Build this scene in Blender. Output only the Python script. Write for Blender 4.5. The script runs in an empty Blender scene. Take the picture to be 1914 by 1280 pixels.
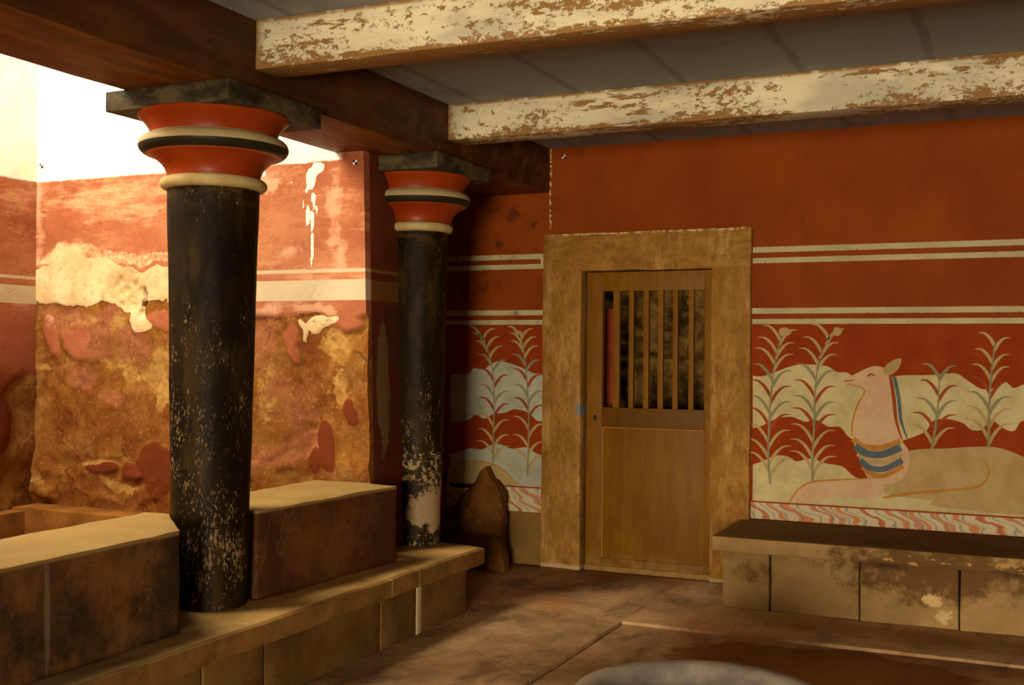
import bpy, bmesh, math, random
from mathutils import Vector, Matrix, noise
from mathutils.geometry import tessellate_polygon
random.seed(7)
scene = bpy.context.scene
COL = scene.collection
rad = math.radians

# ------------------------------------------------------------------ camera
YAW, PITCH, ROLL, FPX = rad(24.5436), rad(0.5967), rad(0.5283), 2133.4
CAM = Vector((0, 0, 1.5))
FW = Vector((-math.sin(YAW)*math.cos(PITCH), math.cos(YAW)*math.cos(PITCH), math.sin(PITCH)))
RT0 = Vector((math.cos(YAW), math.sin(YAW), 0))
UP0 = RT0.cross(FW)
RT = math.cos(ROLL)*RT0 + math.sin(ROLL)*UP0
UP = -math.sin(ROLL)*RT0 + math.cos(ROLL)*UP0
cd = bpy.data.cameras.new('camera'); cam = bpy.data.objects.new('camera', cd); COL.objects.link(cam)
cd.sensor_width = 36; cd.lens = FPX/1914*36; cd.clip_start = .02
m = Matrix((RT, UP, -FW)).transposed().to_4x4(); m.translation = CAM
cam.matrix_world = m
scene.camera = cam

# ------------------------------------------------------------------ light and exposure
scene.view_settings.view_transform = 'Standard'
scene.view_settings.look = 'None'
scene.view_settings.gamma = 1
scene.view_settings.use_curve_mapping = False
scene.view_settings.exposure = 0.0
w = bpy.data.worlds.new('sky'); scene.world = w; w.use_nodes = True
w.node_tree.nodes['Background'].inputs[0].default_value = (1.0, .93, .8, 1)
w.node_tree.nodes['Background'].inputs[1].default_value = 0.55

def area(name, loc, target, sx, sy, power, color, spread=180):
    l = bpy.data.lights.new(name, 'AREA'); l.shape = 'RECTANGLE'; l.size = sx; l.size_y = sy
    l.energy = power; l.color = color; l.spread = rad(spread)
    o = bpy.data.objects.new(name, l); COL.objects.link(o); o.location = loc
    d = Vector(target)-Vector(loc)
    o.rotation_euler = d.to_track_quat('-Z', 'Y').to_euler()
    return o
# daylight falling down the open light well over the sunken basin
area('light_well_daylight', (-5.45, 2.9, 4.8), (-4.7, 4.6, 1.0), .95, 3.2, 400, (1.0, .90, .70))
# daylight entering from the open anteroom behind the viewer
area('anteroom_daylight', (0.4, -5.6, .9), (-1.5, 6, 1.9), 1.9, 1.7, 1000, (1.0, .90, .72))
# added lamp without a visible source, brightens the rubble behind the door
area('back_room_daylight', (-2.3, 8.35, 2.7), (-2.4, 8.7, 0), .9, .5, 2.6, (1.0, .8, .5))

# ------------------------------------------------------------------ geometry helpers
def ray(u, v):
    return FW + RT*((u-957)/FPX) - UP*((v-640)/FPX)
def on_y(u, v, Y):                      # photo measurement -> (x, z) on the wall at depth Y
    d = ray(u, v); t = (Y-CAM.y)/d.y
    return (CAM.x+t*d.x, CAM.z+t*d.z)
def nvec(p):
    return Vector((noise.noise(p), noise.noise(p+Vector((17.3, 5.1, 9.7))), noise.noise(p+Vector((3.9, 31.7, 12.2)))))
def sm(x, a, b):
    t = (x-a)/(b-a); t = 0 if t < 0 else 1 if t > 1 else t
    return t*t*(3-2*t)
def fbm(x, y, z, o=4):
    s, a, f = 0, 1, 1
    for i in range(o):
        s += a*noise.noise(Vector((x*f, y*f, z*f))); a *= .5; f *= 2.03
    return s
def link(name, me, mats, parent=None, smooth=40):
    o = bpy.data.objects.new(name, me); COL.objects.link(o)
    for mt in (mats if isinstance(mats, (list, tuple)) else [mats]): me.materials.append(mt)
    if smooth:
        me.shade_smooth(); me.set_sharp_from_angle(angle=rad(smooth))
    if parent is not None:
        o.parent = parent
        root = parent.matrix_world if False else None
        off = world_loc(parent)
        me.transform(Matrix.Translation(-off))
    return o
def world_loc(o):
    v = Vector((0, 0, 0))
    while o is not None:
        v += o.location; o = o.parent
    return v
def build(name, bm, mats, parent=None, smooth=40):
    bmesh.ops.recalc_face_normals(bm, faces=bm.faces)
    me = bpy.data.meshes.new(name); bm.to_mesh(me); bm.free()
    return link(name, me, mats, parent, smooth)
def empty(name, loc):
    o = bpy.data.objects.new(name, None); COL.objects.link(o); o.location = loc
    o.empty_display_size = .1
    return o
def tag(o, label, cat, group=None):
    o['label'] = label; o['category'] = cat; o['kind'] = 'thing'
    if group: o['group'] = group
    return o
def struct(o, label=None):
    o['kind'] = 'structure'
    if label: o['label'] = label
    return o
def slice_mesh(bm, step):
    """Cut into cells so that noise can shape the surface."""
    co = [v.co for v in bm.verts]
    for ax in range(3):
        lo = min(c[ax] for c in co); hi = max(c[ax] for c in co)
        n = int((hi-lo)/step)
        no = [0, 0, 0]; no[ax] = 1
        for i in range(1, n+1):
            p = [0, 0, 0]; p[ax] = lo+(hi-lo)*i/(n+1)
            bmesh.ops.bisect_plane(bm, geom=bm.verts[:]+bm.edges[:]+bm.faces[:], plane_co=p, plane_no=no, dist=1e-5)
def wobble(bm, amp, freq, seed=0.0, keep=None):
    for v in bm.verts:
        if keep and keep(v.co): continue
        c = v.co*freq + Vector((seed, seed*1.7, -seed))
        d = nvec(c) + .45*nvec(c*2.7)
        v.co += d*amp
def prism_bm(bot, top, bev=.01, step=.12, amp=.004, freq=5, seed=0.0, segs=2, keep=None):
    bm = bmesh.new()
    b = [bm.verts.new(p) for p in bot]; t = [bm.verts.new(p) for p in top]
    n = len(b)
    bm.faces.new(b[::-1]); bm.faces.new(t)
    for i in range(n): bm.faces.new((b[i], b[(i+1) % n], t[(i+1) % n], t[i]))
    bmesh.ops.recalc_face_normals(bm, faces=bm.faces)
    if bev: bmesh.ops.bevel(bm, geom=bm.edges[:], offset=bev, segments=segs, profile=.6, affect='EDGES')
    if step: slice_mesh(bm, step)
    if amp: wobble(bm, amp, freq, seed, keep)
    return bm
def box_bm(x0, x1, y0, y1, z0, z1, **k):
    q = [(x0, y0), (x1, y0), (x1, y1), (x0, y1)]
    return prism_bm([(a, b, z0) for a, b in q], [(a, b, z1) for a, b in q], **k)
def lathe_bm(cx, cy, prof, n=72, caps=True, amp=0, freq=4, seed=0.0):
    bm = bmesh.new(); rings = []
    for r, z in prof:
        ring = []
        for i in range(n):
            a = 2*math.pi*i/n; rr = r
            if amp: rr += amp*fbm(math.cos(a)*freq*.2+seed, math.sin(a)*freq*.2, z*freq, 3)
            ring.append(bm.verts.new((cx+rr*math.cos(a), cy+rr*math.sin(a), z)))
        rings.append(ring)
    for A, B in zip(rings, rings[1:]):
        for i in range(n): bm.faces.new((A[i], A[(i+1) % n], B[(i+1) % n], B[i]))
    if caps:
        bm.faces.new(rings[0][::-1]); bm.faces.new(rings[-1])
    return bm

# ------------------------------------------------------------------ node expression helpers
class X:
    """A shader socket with arithmetic."""
    def __init__(s, T, k): s.T = T; s.k = k
    def _m(s, op, o=None, rev=False):
        n = s.T.nodes.new('ShaderNodeMath'); n.operation = op
        a, b = (o, s) if rev else (s, o)
        for i, q in enumerate((a, b)):
            if q is None: continue
            if isinstance(q, X): s.T.links.new(q.k, n.inputs[i])
            else: n.inputs[i].default_value = q
        return X(s.T, n.outputs[0])
    def __add__(s, o): return s._m('ADD', o)
    __radd__ = __add__
    def __sub__(s, o): return s._m('SUBTRACT', o)
    def __rsub__(s, o): return s._m('SUBTRACT', o, True)
    def __mul__(s, o): return s._m('MULTIPLY', o)
    __rmul__ = __mul__
    def __truediv__(s, o): return s._m('DIVIDE', o)
    def max(s, o): return s._m('MAXIMUM', o)
    def min(s, o): return s._m('MINIMUM', o)
    def abs(s): return s._m('ABSOLUTE')
    def sin(s): return s._m('SINE')
    def step(s, a, b):
        n = s.T.nodes.new('ShaderNodeMapRange'); n.interpolation_type = 'SMOOTHSTEP'
        s.T.links.new(s.k, n.inputs[0]); n.inputs[1].default_value = min(a, b); n.inputs[2].default_value = max(a, b)
        n.inputs[3].default_value = 0 if a < b else 1; n.inputs[4].default_value = 1 if a < b else 0
        return X(s.T, n.outputs[0])
def lin(c):                      # sRGB 0-255 -> linear albedo
    return tuple(((v/255)/12.92 if v/255 <= .04045 else ((v/255+.055)/1.055)**2.4) for v in c)+(1,)
class Mat:
    def __init__(s, name, rough=.8, spec=.3):
        s.mat = bpy.data.materials.new(name); s.mat.use_nodes = True
        s.T = s.mat.node_tree; s.b = s.T.nodes['Principled BSDF']
        s.b.inputs['Roughness'].default_value = rough
        s.b.inputs['Specular IOR Level'].default_value = spec*.5
        g = s.T.nodes.new('ShaderNodeNewGeometry'); s.P = g.outputs['Position']
        sp = s.T.nodes.new('ShaderNodeSeparateXYZ'); s.T.links.new(s.P, sp.inputs[0])
        s.x, s.y, s.z = (X(s.T, o) for o in sp.outputs)
    def map(s, sc=(1, 1, 1), off=(0, 0, 0)):
        n = s.T.nodes.new('ShaderNodeMapping'); s.T.links.new(s.P, n.inputs[0])
        n.inputs['Scale'].default_value = sc; n.inputs['Location'].default_value = off
        return n.outputs[0]
    def noise(s, scale=5, detail=6, rough=.6, sc=(1, 1, 1), off=(0, 0, 0), dist=0):
        n = s.T.nodes.new('ShaderNodeTexNoise'); s.T.links.new(s.map(sc, off), n.inputs['Vector'])
        n.inputs['Scale'].default_value = scale; n.inputs['Detail'].default_value = detail
        n.inputs['Roughness'].default_value = rough; n.inputs['Distortion'].default_value = dist
        return X(s.T, n.outputs[0])
    def vor(s, scale=5, sc=(1, 1, 1), feature='F1', off=(0, 0, 0), color=False, warp=0):
        n = s.T.nodes.new('ShaderNodeTexVoronoi'); n.feature = feature
        v = s.map(sc, off)
        if warp:
            nn = s.T.nodes.new('ShaderNodeTexNoise'); s.T.links.new(v, nn.inputs['Vector']); nn.inputs['Scale'].default_value = scale*1.3
            vm = s.T.nodes.new('ShaderNodeVectorMath'); vm.operation = 'MULTIPLY_ADD'
            s.T.links.new(nn.outputs['Color'], vm.inputs[0]); vm.inputs[1].default_value = (warp,)*3; s.T.links.new(v, vm.inputs[2])
            v = vm.outputs[0]
        s.T.links.new(v, n.inputs['Vector']); n.inputs['Scale'].default_value = scale
        return X(s.T, n.outputs['Color' if color else 'Distance'])
    def attr(s, name):
        n = s.T.nodes.new('ShaderNodeAttribute'); n.attribute_name = name
        sp = s.T.nodes.new('ShaderNodeSeparateXYZ'); s.T.links.new(n.outputs['Vector'], sp.inputs[0])
        return [X(s.T, o) for o in sp.outputs]
    def mix(s, f, a, b):
        n = s.T.nodes.new('ShaderNodeMix'); n.data_type = 'RGBA'; n.clamp_factor = True
        for q, i in ((f, 0), (a, 6), (b, 7)):
            if isinstance(q, X): s.T.links.new(q.k, n.inputs[i])
            elif i == 0: n.inputs[0].default_value = q
            else: n.inputs[i].default_value = q if isinstance(q[0], float) and len(q) == 4 else lin(q)
        return X(s.T, n.outputs[2])
    def out(s, c, bump=None, bs=.3, bd=.01, rough=None):
        if isinstance(c, X): s.T.links.new(c.k, s.b.inputs['Base Color'])
        else: s.b.inputs['Base Color'].default_value = lin(c)
        if bump is not None:
            n = s.T.nodes.new('ShaderNodeBump'); n.inputs['Strength'].default_value = bs; n.inputs['Distance'].default_value = bd
            s.T.links.new(bump.k, n.inputs['Height']); s.T.links.new(n.outputs[0], s.b.inputs['Normal'])
        if rough is not None: s.T.links.new(rough.k, s.b.inputs['Roughness'])
        return s.mat
def spots(M, scale, lo, hi, **k): return M.noise(scale, **k).step(lo, hi)

# ------------------------------------------------------------------ materials
def mat_red_wall():
    M = Mat('painted_red_plaster_wall', .75)
    a = M.noise(1.3, 6, .6); b = M.noise(9, 5, .6, sc=(1, 1, .6))
    c = M.mix(a.step(.35, .65), (130, 54, 0), (144, 63, 0))
    c = M.mix(b.step(.45, .8)*.5, c, (120, 46, 0))
    c = M.mix(M.noise(2.2, 8, .75, off=(3, 1, 7)).step(.62, .72)*.35, c, (150, 96, 40))
    # stripes, two pairs of cream lines
    e = (M.noise(30, 3)-.5)*.006
    z = M.z+e
    st = None
    for lo, hi in ((2.185, 2.222), (2.115, 2.150), (1.783, 1.820), (1.715, 1.749)):
        t = z.step(lo-.003, lo+.001)*z.step(hi+.001, hi-.003)
        st = t if st is None else st.max(t)
    wear = M.noise(16, 6, .7).step(.30, .42)
    crm = M.mix(M.noise(4, 4).step(.3, .7), (196, 178, 128), (178, 160, 116))
    c = M.mix(st*wear, c, crm)
    # small losses on the strip left of the door
    ls = M.x.step(-3.15, -3.2)
    c = M.mix(ls*spots(M, 26, .70, .73, off=(2, 5, 1)), c, (186, 160, 120))
    c = M.mix(ls*spots(M, 7, .55, .68, off=(9, 5, 1))*.6, c, (52, 18, 6))
    cl = (M.x+3.135+(M.noise(9, 4)-.5)*.02).abs().step(.012, .004)*M.z.step(2.36, 2.40)*spots(M, 30, .46, .56)
    c = M.mix(cl, c, (206, 168, 104))
    ax = (M.x+3.195)/.012; az = (M.z-2.165)/.055
    ch = (ax*ax+az*az+(M.noise(30, 6, .75)-.5)*2.5).step(1.0, .6)
    c = M.mix(ch, c, (196, 168, 128))
    # bare stone footing under the painting
    f = (M.z+(M.noise(14, 5)-.5)*.03).step(.375, .365)
    c = M.mix(f, c, M.mix(M.noise(10, 6, .7), (108, 78, 34), (146, 106, 52)))
    return M.out(c, M.noise(18, 8, .7), .25, .006)
def mat_dark_beam():
    M = Mat('old_dark_brown_timber', .55, .35)
    g = M.noise(4, 6, .6, sc=(3, .6, 3)); b = M.noise(2.5, 6, .6)
    c = M.mix(g.step(.35, .7), (62, 32, 10), (88, 48, 14))
    c = M.mix(b.step(.48, .68)*.5, c, (108, 66, 24))
    c = M.mix(M.noise(9, 8, .75, off=(3, 3, 3)).step(.5, .62)*M.y.step(4.8, 7.2)*.7, c, (118, 84, 36))  # brown mottling strengthens towards the back wall, standing in for light there
    c = M.mix(spots(M, 1.2, .52, .66, off=(4, 2, 0))*.6, c, (50, 20, 10))
    # underside coloured warmer and lighter, imitating light on the soffit
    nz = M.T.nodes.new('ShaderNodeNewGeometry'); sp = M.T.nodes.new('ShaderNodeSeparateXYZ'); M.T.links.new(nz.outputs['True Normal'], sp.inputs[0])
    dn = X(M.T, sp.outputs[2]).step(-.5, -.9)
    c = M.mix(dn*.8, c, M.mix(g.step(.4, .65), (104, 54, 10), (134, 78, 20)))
    return M.out(c, g, .2, .004)
def mat_cream_beam():
    M = Mat('flaking_cream_painted_timber', .7)
    base = M.mix(M.noise(6, 5, .6, sc=(.4, 1, 1.6)).step(.3, .7), (226, 208, 164), (206, 188, 148))
    base = M.mix(M.noise(3, 6, .6, sc=(.5, 1, 1), off=(7, 1, 0)).step(.46, .62)*.6, base, (156, 146, 122))
    base = M.mix(M.noise(5, 7, .7, sc=(.25, 1, 2.2), off=(2, 1, 5)).step(.52, .66)*.5, base, (178, 164, 132))
    grain = M.mix(M.noise(9, 5, .6, sc=(.2, 2, 2)), (112, 72, 16), (152, 98, 26))
    big = M.noise(2.0, 5, .6, sc=(.6, 1.2, 1.6), off=(1, 0, 2))
    fine = M.noise(30, 8, .8, sc=(.7, 1.2, 1.1))
    mid = M.noise(11, 9, .78, sc=(.5, 1.2, 1.3), off=(4, 2, 2))
    edge = M.z.step(2.80, 2.752)
    near = M.y.step(5, 4.5)
    mask = (fine*.62+mid*.38+(big-.5)*.42+edge*.06+near*.018).step(.525, .552)
    mask = mask.max((M.noise(4, 8, .75, sc=(.28, 1, 1.4), off=(7, 2, 3))+edge*(.05+near*.05)).step(.585, .60))*.92
    top = M.z.step(2.945, 2.962)*M.noise(12, 4).step(.3, .5)
    left = (M.x+fine*.12).step(-3.03, -3.09)
    mask = mask.max(top*.9).max(left)
    c = M.mix(mask, base, grain)
    return M.out(c, mask*-1.0+fine*.3, .5, .004)
def mat_ceiling():
    M = Mat('grey_painted_ceiling_boards', .8)
    c = M.mix(M.noise(1.7, 5, .6), (138, 140, 138), (150, 150, 144))
    u = (M.x+(M.noise(3, 3)-.5)*.06)
    j = None
    for k in range(-6, 6):
        t = (u-(k*.62+.16)).abs().step(.035, .010)
        j = t if j is None else j.max(t)
    c = M.mix(j*.4, c, (90, 82, 70))
    c = M.mix((M.y+(M.noise(5)-.5)*.03).abs().step(0, .01)*spots(M, 2.4, .5, .7)*.35, c, (92, 76, 56))
    return M.out(c, M.noise(14, 6), .12, .005)
def mat_black_shaft():
    M = Mat('black_paint_worn_to_wood', .55, .2)
    c = M.mix(M.noise(4, 6, .6, sc=(1, 1, .5)).step(.4, .7), (22, 14, 3), (42, 28, 7))
    c = M.mix(M.noise(7, 7, .7, sc=(1, 1, .25), off=(3, 3, 1)).step(.48, .64)*.6, c, (66, 48, 18))
    v = M.noise(95, 6, .74, sc=(1.1, 1.1, .5))
    v2 = M.noise(20, 9, .78, sc=(1.2, 1.2, .5), off=(2, 6, 3))
    low = M.z.step(1.75, .8); vlow = M.z.step(1.0, .40)
    cl = M.noise(3.1, 5, .6, sc=(1.2, 1.2, .8), off=(1.3, 4.1, 2.2))
    mp = ((M.z-1.45)/.42)*((M.z-1.45)/.42); ang = (M.x+3.32)/.09; mp = (mp+ang*ang).step(1.6, .2)*M.y.step(5, 4.5)
    m1 = (v*.6+v2*.4+mp*.055+low*.030+vlow*.022+(cl-.5)*.34).step(.592, .622)
    m3 = (v2+vlow*.04+(cl-.5)*.5).step(.66, .69)
    c = M.mix(m1*.75, c, M.mix(M.noise(8), (128, 92, 48), (176, 148, 104)))
    c = M.mix(m3*vlow, c, M.mix(M.noise(12), (170, 142, 104), (128, 96, 52)))
    tp = M.z.step(2.10, 2.22)*spots(M, 11, .45, .6, sc=(1, 1, 2))
    c = M.mix(tp*.4, c, (96, 68, 28))
    # bare plaster flake low on the rear column
    far = M.y.step(5.0, 5.3)
    nx = (M.x+3.24)/.13; zz = (M.z-.585)/.14
    fl = nx*nx+zz*zz+(M.noise(9, 9, .78, off=(2, 2, 9))-.5)*5.5
    nb = (M.x+3.30)/.03; hole = nb*nb*.35+((M.z-.60)/.09)*((M.z-.60)/.09)
    c = M.mix(far*fl.step(1.05, .85)*.95, c, M.mix(M.noise(14, 6, .7), (176, 146, 108), (150, 122, 84)))
    sp = (M.noise(26, 7, .75, off=(1, 7, 4))+M.z.step(1.0, .82)*.09*M.z.step(.70, .76)).step(.60, .63)*M.z.step(1.05, .9)
    c = M.mix(far*sp*.9, c, (168, 140, 96))
    return M.out(c, m1*-.6+M.noise(12, 8, .7), .3, .004, rough=M.noise(6, 4).step(0, 1)*.2+.46+m1*.3)
def simple(name, c1, c2, scale=6, rough=.6, bs=.2, spec=.3, sc=(1, 1, 1)):
    M = Mat(name, rough, spec)
    c = M.mix(M.noise(scale, 6, .65, sc=sc).step(.3, .7), c1, c2)
    return M.out(c, M.noise(scale*3, 6, .7), bs, .004)
def mat_torus():
    M = Mat('black_and_cream_banded_moulding', .5, .4)
    b = (M.z+(M.noise(14, 4)-.5)*.004).step(2.4220, 2.4250)
    c = M.mix(b, M.mix(M.noise(8), (34, 26, 18), (50, 38, 22)), M.mix(M.noise(9), (188, 166, 116), (164, 140, 92)))
    r = M.z.step(2.389, 2.386)
    c = M.mix(r, c, (190, 96, 36))
    return M.out(c, M.noise(20, 6), .15, .003)
def mat_abacus():
    M = Mat('weathered_dark_capital_block', .7)
    c = M.mix(M.noise(5, 7, .7, sc=(1, 1, 2.2)).step(.36, .62), (44, 38, 22), (92, 78, 48))
    c = M.mix((M.noise(9, 6, .7)+M.z.step(2.62, 2.65)*.12).step(.6, .68)*.7, c, (30, 24, 16))
    return M.out(c, M.noise(16, 8, .7), .4, .005)
def mat_stone(name, c1, c2, c3, s=4, dark=.5, bs=.5):
    M = Mat(name, .85, .25)
    c = M.mix(M.noise(s, 8, .68).step(.3, .68), c1, c2)
    c = M.mix(M.noise(s*.7, 6, .6, off=(3, 8, 2)).step(.48, .66)*dark, c, c3)
    c = M.mix(spots(M, s*9, .62, .72)*.35, c, c3)
    cr = M.vor(1.7, feature='DISTANCE_TO_EDGE', warp=.35).step(.012, .002)
    c = M.mix(cr*.06, c, c2)
    return M.out(c, M.noise(s*5, 10, .75)-cr*.05, bs, .010)
def mat_parapet():
    M = Mat('stained_ochre_parapet_plaster', .85, .25)
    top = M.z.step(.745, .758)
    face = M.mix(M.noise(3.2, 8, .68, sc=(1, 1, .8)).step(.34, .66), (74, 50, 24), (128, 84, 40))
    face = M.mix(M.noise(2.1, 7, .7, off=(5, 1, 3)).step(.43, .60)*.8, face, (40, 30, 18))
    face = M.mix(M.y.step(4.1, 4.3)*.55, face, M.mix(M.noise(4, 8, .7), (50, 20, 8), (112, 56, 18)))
    streak = M.noise(6, 4, .6, sc=(1, 1.6, .12)).step(.63, .69)
    face = M.mix(streak*.30*M.y.step(4.2, 4.0), face, (162, 146, 114))
    cr = M.vor(1.9, feature='DISTANCE_TO_EDGE', warp=.5).step(.012, .003)
    face = M.mix(cr*.10, face, (150, 130, 96))
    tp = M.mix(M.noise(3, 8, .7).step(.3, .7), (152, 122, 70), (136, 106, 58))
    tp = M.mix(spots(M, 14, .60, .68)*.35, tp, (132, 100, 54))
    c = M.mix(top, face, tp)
    return M.out(c, M.noise(14, 9, .72)-cr*.05, .5, .008)
def mat_floor():
    M = Mat('worn_gypsum_flagstones', .7, .3)
    c = M.mix(M.noise(1.8, 8, .65).step(.32, .66), (138, 104, 66), (194, 152, 106))
    c = M.mix(M.noise(3.4, 8, .7, sc=(1.3, .6, 1), off=(2, 1, 0)).step(.5, .64)*.6, c, (92, 70, 42))
    c = M.mix(M.noise(1.2, 5, .6, off=(7, 4, 0)).step(.53, .66)*.5, c, (160, 96, 40))
    v1 = M.noise(2.3, 6, .6, sc=(.7, 1.6, 1), off=(1, 9, 0))
    vein = (v1-.5).abs().step(.012, .002)
    c = M.mix(vein*.45, c, (178, 144, 104))
    cr = M.vor(.95, feature='DISTANCE_TO_EDGE', warp=.25, off=(.3, .1, 0)).step(.010, .003)
    c = M.mix(cr*.22, c, (84, 60, 36))
    # reddish-ochre stain in front of the right bench
    dx = (M.x+.95)/.75; dy = (M.y-5.72)/.40
    d = dx*dx+dy*dy+(M.noise(4, 6)-.5)*1.6
    c = M.mix(d.step(1.05, .8)*.85, c, (118, 66, 10))
    return M.out(c, M.noise(7, 9, .7)*.8+vein*.2-cr*.12, .6, .012)
def mat_bench_front():
    M = Mat('plastered_bench_slab', .8, .25)
    c = M.mix(M.noise(2.6, 8, .66).step(.3, .7), (160, 124, 66), (196, 154, 90))
    c = M.mix(M.noise(2.0, 7, .7, off=(4, 2, 6)).step(.5, .64)*.5, c, (118, 92, 62))
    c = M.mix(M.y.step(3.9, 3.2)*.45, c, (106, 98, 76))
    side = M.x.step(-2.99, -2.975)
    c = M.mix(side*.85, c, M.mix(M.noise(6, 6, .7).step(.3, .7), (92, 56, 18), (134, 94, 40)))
    cr = ((M.y+(M.noise(12)-.5)*.02-5.02).abs().step(.008, .003)).max((M.y+(M.noise(12)-.5)*.02-5.3).abs().step(.006, .002))
    c = M.mix(cr*side*.7, c, (200, 168, 110))
    return M.out(c, M.noise(10, 9, .7), .5, .008)
def mat_bench_right():
    M = Mat('stained_limestone_bench_blocks', .85, .25)
    c = M.mix(M.noise(3, 8, .7).step(.3, .68), (142, 112, 64), (170, 134, 82))
    cx = (M.x+.52)/.55; cz = (M.z-.32)/.17
    d = cx*cx+cz*cz+(M.noise(6, 7, .7)-.5)*2.6
    c = M.mix((d+(M.noise(12, 8, .75)-.5)*3).step(1.5, .2)*.75, c, (84, 46, 12))
    d2 = ((M.x+1.5)/.13)*((M.x+1.5)/.13)+((M.z-.22)/.08)*((M.z-.22)/.08)+(M.noise(14, 6, .7)-.5)*2.2
    c = M.mix((d2+(M.noise(20, 6, .75)-.5)*3).step(1.3, -.2)*.75, c, (92, 54, 10))
    sp = ((M.x+.50)/.055)*((M.x+.50)/.055)+((M.z-.155)/.045)*((M.z-.155)/.045)+(M.noise(13, 8, .75)-.5)*5
    sp2 = ((M.x+.44)/.05)*((M.x+.44)/.05)+((M.z-.07)/.05)*((M.z-.07)/.05)+(M.noise(13, 8, .75, off=(2, 2, 2))-.5)*5
    c = M.mix(sp.step(1.0, .6).max(sp2.step(.7, .3)), c, (206, 170, 116))
    row = (M.z-.375).abs().step(.045, .01)*spots(M, 15, .56, .62, sc=(1, 1, 2))*M.x.step(-.95, -.8)
    row = row*M.z.step(.432, .427)
    c = M.mix(row*.8, c, (196, 148, 82))
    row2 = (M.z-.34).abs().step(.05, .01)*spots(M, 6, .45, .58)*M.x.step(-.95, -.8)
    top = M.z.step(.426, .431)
    c = M.mix(top*.85, c, M.mix(M.noise(5), (84, 60, 20), (104, 76, 30)))  # seat top coloured darker to carry its shade
    c = M.mix(row2*.7, c, (42, 20, 6))
    return M.out(c, M.noise(14, 9, .72), .5, .008)
def mat_door():
    M = Mat('ochre_painted_door_timber', .55, .35)
    g = M.noise(5, 5, .6, sc=(5, 5, .7))
    c = M.mix(g.step(.35, .68), (120, 74, 0), (132, 86, 0))
    c = M.mix(M.noise(2.2, 6, .65, off=(3, 1, 1)).step(.45, .68)*.45, c, (112, 58, 0))
    c = M.mix(M.noise(7, 8, .75, off=(1, 4, 1)).step(.54, .66)*.4, c, (104, 52, 0))
    c = M.mix(M.z.step(.985, 1.0)*M.z.step(1.15, 1.13)*M.x.step(-2.74, -2.72)*M.x.step(-1.98, -2.01)*.6, c, (84, 46, 0))
    c = M.mix(M.z.step(.16, .03)*M.noise(9, 6).step(.35, .6)*.6, c, (150, 118, 64))
    c = M.mix(spots(M, 45, .74, .77), c, (196, 150, 70))
    return M.out(c, g, .2, .003)
def mat_door_frame():
    M = Mat('grained_ochre_door_surround', .65, .3)
    g = M.noise(5, 7, .7, sc=(2.6, 2.6, .8)); gh = M.noise(5, 7, .7, sc=(.8, 2.6, 2.6))
    hor = M.z.step(2.07, 2.10)
    gg = g*(1-hor)+gh*hor
    c = M.mix(gg.step(.34, .68), (140, 94, 26), (170, 120, 50))
    c = M.mix(M.noise(2.6, 7, .7, sc=(1, 1, .6), off=(1, 5, 2)).step(.5, .66)*.55, c, (124, 74, 18))
    c = M.mix(M.noise(5, 7, .75, sc=(2, 1, .5), off=(8, 5, 2)).step(.50, .66)*.6, c, (200, 150, 88))
    c = M.mix(M.noise(24, 8, .78, sc=(1, 1, .6)).step(.52, .62)*.4, c, (112, 68, 18))
    tpe = (M.z+(M.noise(20, 5)-.5)*.03).step(2.33, 2.345)*spots(M, 30, .42, .55)
    c = M.mix(tpe, c, (216, 176, 110))
    bt = (M.z+(M.noise(25, 5)-.5)*.03).step(.04, .02)
    c = M.mix(bt*.8, c, (190, 160, 116))
    c = M.mix(((M.x+2.885)*(M.x+2.885)*900+((M.z-1.12)*(M.z-1.12)*300)).step(1, .3)*.7, c, (104, 124, 124))
    return M.out(c, gg, .3, .004)
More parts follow.
